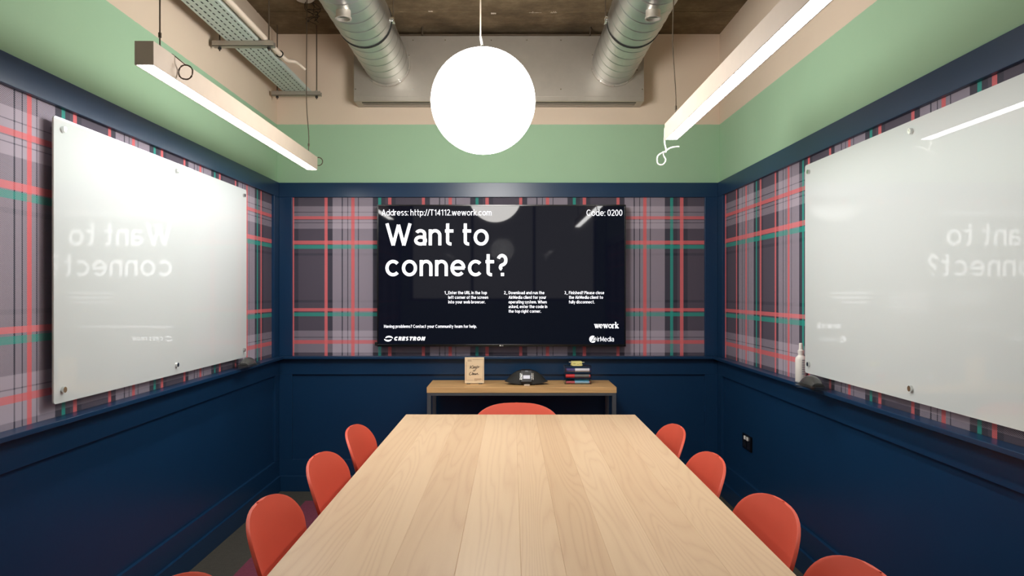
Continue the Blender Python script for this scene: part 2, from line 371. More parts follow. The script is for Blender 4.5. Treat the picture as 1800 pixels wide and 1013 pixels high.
# ------------------------------------------------------------------ shell chairs
def chair_shell():
    prof = catmull([(.245, .425), (.225, .448), (.15, .452), (.03, .44), (-.08, .437), (-.150, .462), (-.186, .53), (-.212, .62), (-.232, .70), (-.248, .757)], 6)
    N = len(prof); cum = [0]
    for a, b in zip(prof, prof[1:]): cum.append(cum[-1]+(b-a).length)
    Ltot = cum[-1]
    def at(d):
        for i in range(N-1):
            if cum[i+1] >= d: 
                f = (d-cum[i])/max(1e-9, cum[i+1]-cum[i]); return prof[i].lerp(prof[i+1], f)
        return prof[-1]
    wpts = [(0, .20), (.15, .23), (.32, .24), (.47, .228), (.6, .216), (.72, .229), (.84, .243), (.93, .243), (1, .238)]
    def hw(t):
        for (a, u), (b, v) in zip(wpts, wpts[1:]):
            if t <= b:
                f = (t-a)/(b-a); f = f*f*(3-2*f); return u+(v-u)*f
        return wpts[-1][1]
    R, Rf = .15, .10                       # corner softness at the back top and the seat front (metres along the profile)
    ts = []
    nb = 10
    for i in range(nb): ts.append(Rf*(1-math.cos(PI/2*i/nb)))
    k = 26
    for i in range(k+1): ts.append(Rf+(Ltot-R-Rf)*i/k)
    for i in range(1, nb+5): ts.append(Ltot-R+R*math.sin(PI/2*i/(nb+4)))
    bm = bmesh.new(); rows = []; ns = 20
    for d in ts:
        t = d/Ltot; h = hw(t)
        if d < Rf: h *= (1-((Rf-d)/Rf)**2.6)**(1/2.6)*.999+.001
        if d > Ltot-R: h *= max(0, 1-((d-Ltot+R)/R)**2.4)**(1/2.4)*.999+.001
        p = at(d); q = at(min(Ltot, d+.01)); o_ = at(max(0, d-.01)); tg = (q-o_).normalized(); nrm = Vector((tg.y, -tg.x)) if False else Vector((-tg.y, tg.x))
        if nrm.y < 0 and t < .4: nrm = -nrm
        if nrm.x < 0 and t >= .55: nrm = -nrm
        curl = .035 if t < .4 else .05*(1-.35*max(0, (t-.6)/.4))
        row = []
        for j in range(ns+1):
            s = -1+2*j/ns; s = math.sin(s*PI/2)*.35+s*.65
            e = curl*(abs(s*h)/.23)**2.2
            row.append(bm.verts.new((s*h, p.x+nrm.x*e, p.y+nrm.y*e)))
        rows.append(row)
    for A, B in zip(rows, rows[1:]):
        for j in range(ns): bm.faces.new((A[j], A[j+1], B[j+1], B[j]))
    bmesh.ops.recalc_face_normals(bm, faces=bm.faces)
    bmesh.ops.solidify(bm, geom=list(bm.faces), thickness=.010)
    bmesh.ops.recalc_face_normals(bm, faces=bm.faces)
    return bm
me_shell = bpy.data.meshes.new('shell'); b_ = chair_shell(); b_.to_mesh(me_shell); b_.free(); me_shell.materials.append(M['coral'])
for p in me_shell.polygons: p.use_smooth = True
def chair_proto():
    r = empty('shell_chair', (0, 0, 0))
    o = link('shell', me_shell, None, r)
    bv = o.modifiers.new('bevel', 'BEVEL'); bv.width = .0035; bv.segments = 2; bv.limit_method = 'ANGLE'; bv.angle_limit = math.radians(50)
    for sx in (-1, 1):
        for fy in (-1, 1):
            tube('leg', 'coralleg', [(sx*.13, fy*.11, .430), (sx*.165, fy*.14+.0, .395), (sx*.225, fy*.215, .004)], .0105, r, 10)
            cyl('foot_glide', 'rubber', (sx*.225, fy*.215, 0), (sx*.225, fy*.215, .008), .013, parent=r)
    tube('under_frame', 'coralleg', [(-.13, -.11, .428), (.13, -.11, .428), (.13, .11, .428), (-.13, .11, .428)], .009, r, 8, True)
    return r
proto = chair_proto(); first = [True]
def copy_tree(o, parent=None):
    c = o.copy(); C.objects.link(c); c.parent = parent
    for ch in list(o.children): copy_tree(ch, c)
    return c
def place_chair(x, y, rz, label):
    """x, y: where the middle of the back's top edge stands"""
    o = proto if first[0] else copy_tree(proto); first[0] = False
    back = Matrix.Rotation(rz, 3, 'Z') @ Vector((0, -.248, 0))
    o.location = (x-back.x, y-back.y, 0); o.rotation_euler = (0, 0, rz)
    return tag(o, label, 'chair', 'coral shell chairs around the conference table')
lefty = [(-.738, 3.37), (-.745, 2.776), (-.750, 2.163), (-.757, 1.52)]; righty = [(.813, 3.385), (.812, 2.775), (.832, 2.173), (.840, 1.625)]
words = ['nearest the console', 'second from the console', 'third from the console', 'nearest the viewer']
for (x, y), wd, rz in zip(lefty, words, (-90, -91, -88, -90)): place_chair(x, y, math.radians(rz), 'coral plastic shell chair on the left side of the table, '+wd)
for (x, y), wd, rz in zip(righty, words, (90, 89, 91, 90)): place_chair(x, y, math.radians(rz), 'coral plastic shell chair on the right side of the table, '+wd)
place_chair(.052, 4.12, PI, 'coral plastic shell chair at the head of the table before the console')

# ------------------------------------------------------------------ console with things on it
CZ, CX0, CX1, CY0, CY1 = CH-.61, -.517, .699, 4.647, 5.02
t = tag(empty('console_table', ((CX0+CX1)/2, (CY0+CY1)/2, 0)), 'narrow oak topped console with steel frame against the back wall', 'console table')
box('tabletop', 'oak', CX0, CX1, CY0, CY1, CZ-.037, CZ, t, .002)
for x in (CX0+.002, CX1-.027):
    for y in (CY0+.002, CY1-.035): box('leg', 'steel', x, x+.025, y, y+.025, 0, CZ-.055, t, .001)
    box('rail', 'steel', x, x+.025, CY0+.027, CY1-.035, CZ-.055, CZ-.037, t, .001)
for y in (CY0+.002, CY1-.035): box('rail', 'steel', CX0+.002, CX1-.002, y, y+.025, CZ-.055, CZ-.037, t, .001)
settle(t)

# flat strokes -----------------------------------------------------------------------------
def stroke_bm(bm, pts, wd, plane):
    """a flat ribbon along 2-D points; plane(u, v) -> 3-D point"""
    pts = [Vector(p) for p in pts]; n = len(pts); prev = None
    for i, p in enumerate(pts):
        d = (pts[min(n-1, i+1)]-pts[max(0, i-1)])
        d = d.normalized() if d.length > 1e-9 else Vector((1, 0)); nn = Vector((-d.y, d.x)); ww = (wd(i/(n-1)) if callable(wd) else wd)/2
        a, b = bm.verts.new(plane(*(p+nn*ww))), bm.verts.new(plane(*(p-nn*ww)))
        if prev: bm.faces.new((prev[0], prev[1], b, a))
        prev = (a, b)
# "Keep it Clean" card
cx, cy = (-.283-.155)/2, 4.82
t = tag(empty('desk_sign', (cx, cy, CZ)), 'small pale wooden sign reading Keep it Clean on the console', 'sign')
M['ply'] = wood('pale_plywood', srgb(248, 224, 190), srgb(242, 212, 172), srgb(220, 182, 138), axis=0, contour=6)
M['ink'] = plain('dark_brown_print', srgb(52, 36, 26), .7)
M['inklight'] = plain('faint_brown_print', srgb(168, 128, 92), .7)
w2, hh = .064, .176
bm = bmesh.new(); abox(bm, -w2, w2, -.004, .004, .004, hh, .0008); sb = link('board', bm, 'ply', t)
for s in (-1, 1): box('foot', 'black', s*.04-.012, s*.04+.012, -.018, .018, 0, .004, t)
pl = lambda u, v: Vector((u, -.0046, v))
def sx_(x): return (x-335)/1800*180*4.82/F          # strokes were read off a 10x view of the card
def sy_(y): return .004+(640-y)/10*4.82/F
bm = bmesh.new()
script = [[(268, 328), (262, 350), (255, 388)], [(312, 322), (285, 348), (262, 358), (285, 372), (300, 382), (312, 372)],
          [(308, 368), (326, 358), (322, 346), (312, 356), (316, 376), (336, 372)], [(336, 370), (352, 356), (350, 346), (340, 354), (344, 374), (362, 368)],
          [(372, 342), (364, 380), (356, 412)], [(368, 352), (386, 338), (400, 344), (392, 366), (372, 372), (400, 362), (430, 344)],
          [(318, 408), (312, 424), (322, 424)], [(340, 402), (332, 424), (346, 422)], [(328, 410), (352, 406)],
          [(286, 448), (268, 446), (250, 468), (246, 488), (262, 496), (284, 484)], [(306, 440), (296, 468), (292, 490), (304, 488)],
          [(302, 486), (322, 474), (318, 462), (308, 472), (312, 490), (328, 486)], [(350, 466), (334, 470), (330, 486), (342, 488), (352, 468), (350, 488), (362, 484)],
          [(366, 466), (362, 490), (378, 468), (390, 466), (388, 488), (402, 484)], [(410, 484), (412, 490)]]
for s in script:
    pts = [(sx_(x), sy_(y)) for x, y in s]
    stroke_bm(bm, [tuple(p)[:2] for p in catmull([(a, b, 0) for a, b in pts], 5)], lambda f: .0022+.0013*math.sin(f*PI), pl)
link('lettering', bm, 'ink', sb)
bm = bmesh.new()
for (a, b, c, d) in ((300, 222, 492, 222), (490, 222, 480, 600), (196, 262, 186, 590), (186, 584, 320, 584), (215, 228, 285, 228), (215, 240, 280, 240), (215, 252, 288, 252),
                     (330, 560, 455, 560), (330, 572, 470, 572), (330, 584, 440, 584), (330, 596, 380, 596)):
    stroke_bm(bm, [(sx_(a), sy_(b)), (sx_(c), sy_(d))], .0016, pl)
link('fine_print', bm, 'inklight', sb)
t.rotation_euler = (0, 0, math.radians(2))

# conference phone
M['phone'] = plain('charcoal_speaker_cloth', srgb(36, 36, 34), .7)
M['lcd'] = emit('grey_phone_display', (.62, .62, .70, 1), .35, (.5, .5, .56, 1), .25)
t = tag(empty('conference_phone', (.124, 4.80, CZ)), 'black three sided conference speakerphone on the console', 'phone')
def arm(side):
    bm = bmesh.new(); rows = []
    for i in range(13):
        f = i/12; x = side*(.030+.112*f); top = .094*(1-f**1.9*.86); bot = .006+.016*f**2; dep = .058*(1-.55*f*f)
        yo = .0
        ring = [(-dep, bot), (-dep*.92, bot+(top-bot)*.35), (-dep*.35, top*.97), (dep*.2, top), (dep*.8, top*.75), (dep, bot)]
        rows.append([bm.verts.new((x, yo+a, max(z, bot))) for a, z in ring])
    for A, B in zip(rows, rows[1:]):
        for k in range(6): bm.faces.new((A[k], A[(k+1) % 6], B[(k+1) % 6], B[k]))
    bm.faces.new(rows[0]); bm.faces.new(rows[-1][::-1]); return bm
for s in (-1, 1): shade(link('speaker_arm', arm(s), 'phone', t), 50)
bm = bmesh.new()
def ybox(prof, x0, x1):
    a = [bm.verts.new((x0, y, z)) for y, z in prof]; b = [bm.verts.new((x1, y, z)) for y, z in prof]; n = len(prof)
    bm.faces.new(a); bm.faces.new(b[::-1])
    for i in range(n): bm.faces.new((a[i], a[(i+1) % n], b[(i+1) % n], b[i]))
ybox([(-.072, .012), (-.074, .026), (-.035, .094), (-.005, .1), (.05, .07), (.06, .008)], -.034, .034)
pb = link('body', bm, 'black', t)
def slab(name, mat, x0, x1, y0, z0, y1, z1, off, parent):
    bm = bmesh.new(); d = Vector((0, y1-y0, z1-z0)).normalized(); n = Vector((0, -d.z, d.y))
    c = [Vector((x, y, z)) for x, y, z in ((x0, y0, z0), (x1, y0, z0), (x1, y1, z1), (x0, y1, z1))]
    a = [bm.verts.new(p) for p in c]; b = [bm.verts.new(p+n*off) for p in c]
    bm.faces.new(a); bm.faces.new(b)
    for i in range(4): bm.faces.new((a[i], a[(i+1) % 4], b[(i+1) % 4], b[i]))
    return link(name, bm, mat, parent)
slab('display', 'lcd', -.021, .023, -.064, .043, -.052, .064, .002, pb)
slab('speaker_badge', 'steel', -.008, .012, -.040, .086, -.036, .093, .002, pb)
for x in (-.040, -.031, .035, .044): slab('key_strip', 'chrome', x-.0012, x+.0012, -.069, .036, -.045, .078, .0025, pb)
for x in (-.026, .028): slab('key_column', 'steel', x-.002, x+.002, -.066, .040, -.05, .068, .002, pb)
for a in (90, 210, 330):
    box('foot', 'rubber', .05*math.cos(math.radians(a))-.012, .05*math.cos(math.radians(a))+.012, .045*math.sin(math.radians(a))-.012, .045*math.sin(math.radians(a))+.012, 0, .014, t)
box('cable_cover', 'pipe', -.016, .022, -.085, -.06, 0, .009, t, .001)

# acrylic organiser, markers, note pad
ox0, ox1, oy0, oy1 = .376, .553, 4.785, 4.875; oz = CZ
t = tag(empty('pen_organiser', ((ox0+ox1)/2, (oy0+oy1)/2, oz)), 'clear acrylic three tier organiser holding markers on the console', 'organiser')
bm = bmesh.new(); th = .0022; H = .122
box('side_panel', 'acrylic', ox0, ox0+th, oy0, oy1, oz, oz+H, t); box('side_panel', 'acrylic', ox1-th, ox1, oy0, oy1, oz, oz+H, t)
box('back_panel', 'acrylic', ox0+th, ox1-th, oy1-th, oy1, oz, oz+H, t)
tiers = [oz+.001, oz+.040, oz+.079]
for z in tiers: box('shelf', 'acrylic', ox0+th, ox1-th, oy0, oy1-th, z, z+th, t); box('front_lip', 'acrylic', ox0+th, ox1-th, oy0, oy0+th, z+th, z+.012, t)
box('lid', 'acrylic', ox0+th, ox1-th, oy0, oy1-th, oz+H-th, oz+H, t)
settle(t)
bm.free()
def marker(z, y, x0, x1, r, capcol, bodycol, label, cap_left=True, end=None):
    t = tag(empty('marker_pen', ((x0+x1)/2, y, z)), label, 'marker', 'markers in the acrylic organiser')
    for nm, c in (('cap', capcol), ('barrel', bodycol), ('plug', end or capcol)):
        k = 'ink_%d_%d_%d' % c
        if k not in M: M[k] = plain('plastic_%d_%d_%d' % c, srgb(*c), .4)
    kc, kb, ke = ['ink_%d_%d_%d' % c for c in (capcol, bodycol, end or capcol)]
    hl = (x1-x0)/2; c = -hl+.36*2*hl if cap_left else hl-.36*2*hl
    e = -hl if cap_left else hl; f = -e
    cyl('cap', kc, (e, 0, r), (c, 0, r), r*.94, r, t, 14); cyl('barrel', kb, (c, 0, r), (f*.93, 0, r), r*.9, parent=t, seg=14)
    cyl('plug', ke, (f*.93, 0, r), (f, 0, r), r*.82, parent=t, seg=14)
    return t
xa, xb = ox0+.012, ox1-.006
marker(tiers[2]+th, oy0+.020, xa+.002, xb, .0125, (74, 66, 122), (228, 226, 236), 'white marker with purple cap in the top tier')
marker(tiers[2]+th, oy0+.052, xa, xb-.01, .0105, (150, 60, 70), (210, 208, 214), 'white marker with dark red cap behind the purple one')
marker(tiers[1]+th, oy0+.020, xa-.002, xb, .012, (214, 56, 60), (112, 112, 112), 'grey marker with red cap in the middle tier')
marker(tiers[1]+th, oy0+.050, xa, xb, .012, (28, 28, 34), (52, 52, 62), 'black marker at the back of the middle tier', False, (190, 70, 66))
marker(tiers[0]+th, oy0+.018, xa, xb, .0085, (196, 84, 92), (150, 190, 214), 'pale blue pen with pink cap at the bottom front')
marker(tiers[0]+th, oy0+.042, xa, xb, .011, (22, 26, 26), (74, 158, 196), 'blue marker with black cap in the bottom tier')
marker(tiers[0]+th, oy0+.068, xa, xb, .012, (34, 74, 66), (120, 190, 180), 'green marker at the back of the bottom tier', True, (226, 224, 120))
M['yellow'] = plain('yellow_note_paper', srgb(240, 230, 150), .8); M['paleyellow'] = plain('pale_note_paper', srgb(238, 234, 206), .8)
t = tag(empty('sticky_note_pad', (.4585, 4.82, oz+H)), 'yellow sticky note pad with paper flags on the organiser', 'note pad')
for i in range(3):
    o = box('note', 'yellow', -.036+.001*i, .036-.0008*i, -.030, .030, .002+.0085*i, .0105+.0085*i, t, .0008); o.rotation_euler[2] = (.05, -.08, .03)[i]
for s, a in ((-1, .2), (1, -.12)):
    o = box('paper_flag', 'paleyellow', min(s*.030, s*.052), max(s*.030, s*.052), -.016, .004, .019+(.0 if s > 0 else .0), .0215, t); o.rotation_euler[1] = a*.3
o = slab('curled_note', 'yellow', -.030, .032, -.032, .000, -.030, .0275, .001, t)
for (x0, x1, z) in ((-.026, -.008, .014), (.002, .012, .010), (.016, .028, .014)):
    slab('pen_mark', 'ink', x0, x1, -.0335, z, -.0334, z+.0016, .0004, t)

# ------------------------------------------------------------------ television
TVY = 4.98
a, b = px(663, 360, TVY), px(1100, 609.5, TVY)
t = tag(empty('television', ((a.x+b.x)/2, TVY+.03, b.z)), 'large black wall mounted screen showing Want to connect text', 'television')
box('casing', 'black', a.x, b.x, TVY, TVY+.055, b.z, a.z, t, .004)
bz = .009
o = box('bezel', 'tvbezel', a.x, b.x, TVY-.003, TVY+.001, a.z-bz, a.z, t, .001); box('bezel', 'tvbezel', a.x, b.x, TVY-.003, TVY+.001, b.z, b.z+bz*1.7, t, .001)
box('bezel', 'tvbezel', a.x, a.x+bz, TVY-.003, TVY+.001, b.z+bz*1.7, a.z-bz, t, .001); box('bezel', 'tvbezel', b.x-bz, b.x, TVY-.003, TVY+.001, b.z+bz*1.7, a.z-bz, t, .001)
scr = box('screen', 'screen', a.x+bz, b.x-bz, TVY-.001, TVY+.001, b.z+bz*1.7, a.z-bz, t)
box('wall_mount', 'black', (a.x+b.x)/2-.25, (a.x+b.x)/2+.25, TVY+.055, YB-.003, b.z+.3, a.z-.3, t)
box('sensor_bar', 'black', a.x-.018, a.x+.03, TVY+.005, TVY+.03, b.z+.004, b.z+.03, t, .003)
SP = TVY-.0016
X_ = .73
def glyph(ch, wt):
    """a plain sans alphabet as centre-line strokes; cap height 1, x-height .73; returns (width, strokes)"""
    h = wt/2; out = []; w = .6
    def Ln(*p): out.append([(p[i], p[i+1]) for i in range(0, len(p), 2)])
    def Ar(x0, x1, y0, y1, a0, a1, n=20):
        cx, cy, rx, ry = (x0+x1)/2, (y0+y1)/2, (x1-x0)/2-h, (y1-y0)/2-h
        out.append([(cx+rx*math.cos(math.radians(a0+(a1-a0)*i/n)), cy+ry*math.sin(math.radians(a0+(a1-a0)*i/n))) for i in range(n+1)])
    def o(w): Ar(0, w, -.012, X_+.012, 0, 360, 32)
    def stem(x, t): Ln(x, 0, x, t)
    def arch(x0, x1): Ar(x0, x1, .16, X_+.012, 180, 0); Ln(x1-h, 0, x1-h, .16+(X_-.148)/2+.002)
    if ch == 'o': w = .70; o(w)
    elif ch == 'c': w = .64; Ar(0, .70, -.012, X_+.012, 42, 318, 26)
    elif ch == 'e': w = .69; Ar(0, .69, -.012, X_+.012, 0, 318, 28); Ln(h, .365, .69-h*.6, .365)
    elif ch == 'a': w = .56; Ar(.03, .56, .30, X_+.012, 155, 0); Ln(w-h, 0, w-h, .53); Ar(0, .60, -.012, .455, 0, 360, 28)
    elif ch in 'dbpqg':
        w = .66; o(w); x = w-h if ch in 'dqg' else h
        if ch in 'db': Ln(x, 0, x, 1.02)
        elif ch in 'pq': Ln(x, -.28, x, X_)
        else: Ln(x, 0, x, X_); Ar(0.02, w, -.30, .25, 0, -150)
    elif ch == 'n': w = .59; stem(h, X_); arch(0, w)
    elif ch == 'h': w = .59; stem(h, 1.02); arch(0, w)
    elif ch == 'm': w = .96; stem(h, X_); arch(0, .48+h); arch(.48-h, w)
    elif ch == 'u': w = .59; Ln(h, .29, h, X_); Ar(0, w, -.012, .57, 180, 360); Ln(w-h, 0, w-h, X_)
    elif ch == 'r': w = .38; stem(h, X_); Ar(0, .62, .12, X_+.012, 180, 75)
    elif ch == 't': w = .44; Ln(.05, X_-h, w, X_-h); Ln(.17, 1.0, .17, .16); Ar(.17-h, .57, -.012, .36, 180, 275, 12)
    elif ch == 'f': w = .42; Ln(0, X_-h, .40, X_-h); Ln(.15, 0, .15, .80); Ar(.15-h, .55, .55, 1.03, 180, 85, 12)
    elif ch == 'l': w = wt; stem(h, 1.02)
    elif ch == 'i': w = wt; stem(h, X_); Ln(h, .86, h, .86+wt)
    elif ch == 'k': w = .56; stem(h, 1.02); Ln(h, .26, w-h*.8, X_); Ln(.22, .42, w-h*.4, 0)
    elif ch == 's':
        w = .52; Ar(0, w, .34, X_+.012, 35, 260); Ar(0, w, -.012, .40, 82, -145)
    elif ch in 'vwy':
        if ch == 'w': w = .94; Ln(h, X_, .26, .0); Ln(.26, .0, .47, X_*.96); Ln(.47, X_*.96, .68, .0); Ln(.68, .0, w-h, X_)
        else:
            w = .6; Ln(h, X_, .3, 0)
            Ln(w-h, X_, .3, 0) if ch == 'v' else Ln(w-h, X_, .18, -.28)
    elif ch == 'W': w = 1.22; Ln(h, 1, .36, .0); Ln(.36, .0, .61, .94); Ln(.61, .94, .86, .0); Ln(.86, .0, w-h, 1)
    elif ch == 'A': w = .78; Ln(h*.8, 0, .39, 1); Ln(.39, 1, w-h*.8, 0); Ln(.17, .32, .61, .32)
    elif ch == 'M': w = .86; stem(h, 1); stem(w-h, 1); Ln(h, 1, .43, .15); Ln(.43, .15, w-h, 1)
    elif ch == 'N': w = .74; stem(h, 1); stem(w-h, 1); Ln(h, 1, w-h, 0)
    elif ch == 'T': w = .68; Ln(0, 1-h, w, 1-h); Ln(.34, 0, .34, 1)
    elif ch == 'H': w = .72; stem(h, 1); stem(w-h, 1); Ln(h, .52, w-h, .52)
    elif ch in 'EFL':
        w = .58; stem(h, 1); 
        if ch != 'L': Ln(0, 1-h, w, 1-h); Ln(0, .52, w*.9, .52)
        if ch != 'F': Ln(0, h, w, h)
    elif ch in 'PR':
        w = .64; stem(h, 1); Ln(0, 1-h, .34, 1-h); Ln(0, .44+h, .34, .44+h); Ar(.04, w, .44, 1, 90, -90)
        if ch == 'R': Ln(.34, .47, w-h*.5, 0)
    elif ch == 'D': w = .72; stem(h, 1); Ln(0, 1-h, .26, 1-h); Ln(0, h, .26, h); Ar(-.2, w, 0, 1, 90, -90)
    elif ch == 'U': w = .70; Ln(h, .35, h, 1); Ln(w-h, .35, w-h, 1); Ar(0, w, -.012, .70, 180, 360)
    elif ch == 'C': w = .78; Ar(0, .84, -.012, 1.012, 45, 315, 28)
    elif ch in 'O0': w = .84 if ch == 'O' else .6; Ar(0, w, -.012, 1.012, 0, 360, 36)
    elif ch == 'S': w = .62; Ar(0, w, .46, 1.012, 35, 262); Ar(0, w, -.012, .54, 82, -145)
    elif ch == '1': w = .46; Ln(.34, 0, .34, 1); Ln(.34, .98-h*.5, .06, .78)
    elif ch == '2': w = .58; Ar(0, w, .42, 1.012, 165, -35); Ln(w-h*1.5, .58, h*.7, h); Ln(0, h, w, h)
    elif ch == '3': w = .58; Ar(0, w-.03, .48, 1.012, 150, -90); Ar(0, w, -.012, .56, 90, -150)
    elif ch == '4': w = .62; Ln(.46, 0, .46, 1); Ln(.46, 1-h, h*.6, .27); Ln(0, .27, w, .27)
    elif ch == '?':
        w = .50; Ar(0, w, .44, 1.012, 160, -90); Ar(.10, .52, .22, .44+wt, 90, 240, 12); Ln(.27, 0, .27, wt)
    elif ch == ':': w = wt; Ln(h, 0, h, wt); Ln(h, X_-wt-.03, h, X_-.03)
    elif ch == '.': w = wt; Ln(h, 0, h, wt)
    elif ch == ',': w = wt; Ln(h, wt, h*.4, -.14)
    elif ch == '/': w = .36; Ln(.0, -.04, .36, 1.04)
    elif ch == '_': w = .5; Ln(0, -.06, .5, -.06)
    elif ch == ' ': w = .18
    return w, out
def screen_text(s, x0, x1, base, cap, mat='glyph', wt=.13, shear=0, name='screen_text', gap=.12):
    pen = 0; allp = []
    for ch in s:
        gw_, st = glyph(ch, wt)
        for p in st: allp.append([(x+pen+shear*y, y) for x, y in p])
        pen += gw_+gap
    pen -= gap; k = (x1-x0)/(pen+max(0, shear)); bm = bmesh.new()
    for n_, p in enumerate(allp):
        L_n = SP-.0001-.000004*(n_ % 9)
        stroke_bm(bm, [(x0+x*k, base-y*cap) for x, y in p], wt*(cap+k)/2, lambda u, v: px(u, v, L_n))
    return link(name, bm, mat, scr)
screen_text('Address: http://T14112.wework.com', 671, 864, 379, 10.6, 'glyphdim', .125)
screen_text('Code: 0200', 1031, 1094, 379.5, 10.8, 'glyphdim', .125)
screen_text('Want', 677.5, 797, 431.5, 38.5, 'glyph', .147)
screen_text('to', 811.5, 859, 431.5, 38.5, 'glyph', .147)
screen_text('connect?', 677.5, 892, 485.5, 38.5, 'glyph', .147)
cols = [(781, 788, '1_', [('Enter the URL in the top', 856), ('left corner of the screen', 858), ('into your web browser.', 853)]),
        (886, 894, '2_', [('Download and run the', 957), ('AirMedia client for your', 960), ('operating system. When', 961), ('asked, enter the code in', 962), ('the top right corner.', 951)]),
        (992, 1000, '3_', [('Finished? Please close', 1062), ('the AirMedia client to', 1060), ('fully disconnect.', 1045)])]
for xn, xs, num, lines in cols:
    screen_text(num, xn, xn+6, 517.4, 5.4, 'glyphdim', .16)
    for i, (s, xe) in enumerate(lines): screen_text(s, xs, xe, 517.4+8.13*i, 5.4, 'glyphdim', .16)
screen_text('Having problems? Contact your Community team for help.', 675, 838, 576.6, 5.4, 'glyphdim', .16)
screen_text('CRESTRON', 692, 748, 598.8, 6.6, 'glyph', .27, .22, gap=.14)
screen_text('irMedia', 1050, 1079, 600.5, 8.4, 'glyphdim', .11)
spl = lambda u, v: px(u, v, SP-.0002)
bm = bmesh.new()                                     # swirl emblem beside CRESTRON
for ph in (0, PI):
    pts = []
    for i in range(22):
        an = ph+.25+i/21*2.75; rx, ry = 6.3, 3.6
        pts.append((683+rx*math.cos(an)+(.9 if ph else -.9), 595.6+ry*math.sin(an)))
    stroke_bm(bm, pts, lambda f: 1.1+1.6*math.sin(f*PI), spl)
link('emblem', bm, 'glyph', scr)
bm = bmesh.new()                                     # disc with a slanted A
c0 = [bm.verts.new(px(1042+6.2*math.cos(k*2*PI/28), 596.6+6.2*math.sin(k*2*PI/28), SP)) for k in range(28)]; bm.faces.new(c0)
link('emblem', bm, 'glyph', scr)
bm = bmesh.new(); ab = lambda u, v: px(u, v, SP-.0005)
for s in ([(1039.5, 601.5), (1046, 591)], [(1046, 591), (1046.8, 601.5)], [(1041.5, 598.4), (1046.6, 598.4)]): stroke_bm(bm, s, 1.3, ab)
link('emblem_letter', bm, 'tvbezel', scr)
bm = bmesh.new()                                     # serif wordmark: thick and thin strokes
def serif(x0, x1, y): stroke_bm(bm, [(x0, y), (x1, y)], .9, spl)
def wch(x):
    for dx, k in ((0, 1.9), (3.4, 1.9)): stroke_bm(bm, [(x+dx+.6, 570.4), (x+dx+2.5, 577)], k, spl)
    for dx in (2.3, 5.8): stroke_bm(bm, [(x+dx, 577), (x+dx+1.9, 570.4)], .9, spl)
    serif(x-.9, x+2.2, 570.3); serif(x+3, x+5, 570.3); serif(x+6.4, x+8.6, 570.3)
def arc(cx, cy, rx, ry, a0, a1, th): stroke_bm(bm, [(cx+rx*math.cos(math.radians(a0+(a1-a0)*i/18)), cy+ry*math.sin(math.radians(a0+(a1-a0)*i/18))) for i in range(19)], th, spl)
wch(1045.2); arc(1056.6, 573.6, 2.4, 3.0, 0, -320, lambda f: .8+1.1*math.sin(f*PI)); stroke_bm(bm, [(1054.4, 573.5), (1059, 573.5)], .8, spl)
wch(1060.6); arc(1072.6, 573.6, 2.5, 3.0, 0, 360, 1.5)
stroke_bm(bm, [(1077.2, 570.4), (1077.2, 577)], 1.9, spl); serif(1075.6, 1078.8, 576.8); serif(1075.8, 1077.4, 570.4); arc(1079.2, 572.2, 1.6, 1.8, 180, 330, 1.1)
stroke_bm(bm, [(1082.4, 566.6), (1082.4, 577)], 1.9, spl); serif(1080.8, 1084, 576.8); serif(1081, 1082.6, 566.7)
stroke_bm(bm, [(1082.8, 574.2), (1086.2, 570.5)], .9, spl); stroke_bm(bm, [(1083.6, 573), (1086.6, 577)], 1.8, spl); serif(1085, 1087.8, 576.8); serif(1084.8, 1087.2, 570.4)
link('wordmark', bm, 'glyph', scr)
bm = bmesh.new()
arc2 = [(879.3+1.4*math.cos(k*2*PI/12), 608+1.2*math.sin(k*2*PI/12)) for k in range(12)]
bm.faces.new([bm.verts.new(px(u, v, TVY-.0036)) for u, v in arc2])
stroke_bm(bm, [(881.4, 607.2), (881.4, 608.8), (882.4, 608.8)], .5, lambda u, v: px(u, v, TVY-.0036)); stroke_bm(bm, [(884.4, 607.3), (883.1, 607.4), (883.1, 608.7), (884.4, 608.7), (884.4, 608)], .5, lambda u, v: px(u, v, TVY-.0036))
link('maker_badge', bm, 'white', t)
settle(t)

# ------------------------------------------------------------------ glass whiteboards
def rounded(bm, x0, x1, y0, y1, z0, z1, r=.012):
    out = []
    for (cy, cz, a0) in ((y1-r, z1-r, 0), (y0+r, z1-r, 90), (y0+r, z0+r, 180), (y1-r, z0+r, 270)):
        for k in range(6):
            a = math.radians(a0+90*k/5); out.append((cy+r*math.cos(a), cz+r*math.sin(a)))
    A = [bm.verts.new((x0, y, z)) for y, z in out]; B = [bm.verts.new((x1, y, z)) for y, z in out]; n = len(out)
    bm.faces.new(A); bm.faces.new(B)
    for i in range(n): bm.faces.new((A[i], A[(i+1) % n], B[(i+1) % n], B[i])).material_index = 1
def whiteboard(xw, s, y0, y1, label):
    xf = xw+s*.040
    t = tag(empty('glass_whiteboard', (xf, (y0+y1)/2, CH-.39)), label, 'whiteboard')
    bm = bmesh.new(); rounded(bm, min(xf, xf-s*.006), max(xf, xf-s*.006), y0, y1, CH-.39, CH+.612)
    o = link('glass_panel', bm, 'board', t); o.data.materials.append(M['boardedge'])
    for y in (y0+.05, (y0+y1)/2, y1-.05):
        for z in (CH-.39+.045, CH+.612-.038):
            bm = bmesh.new(); acyl(bm, (xw+s*.002, y, z), (xf+s*.006, y, z), .0065, seg=14); acyl(bm, (xf, y, z), (xf+s*.010, y, z), .0115, .0105, 18); acyl(bm, (xw+s*.002, y, z), (xf-s*.0065, y, z), .010, seg=18)
            shade(link('standoff', bm, 'chrome', t), 30)
    return settle(t)
whiteboard(XL, 1, 2.51, 4.365, 'white glass writing board on standoffs on the left wall')
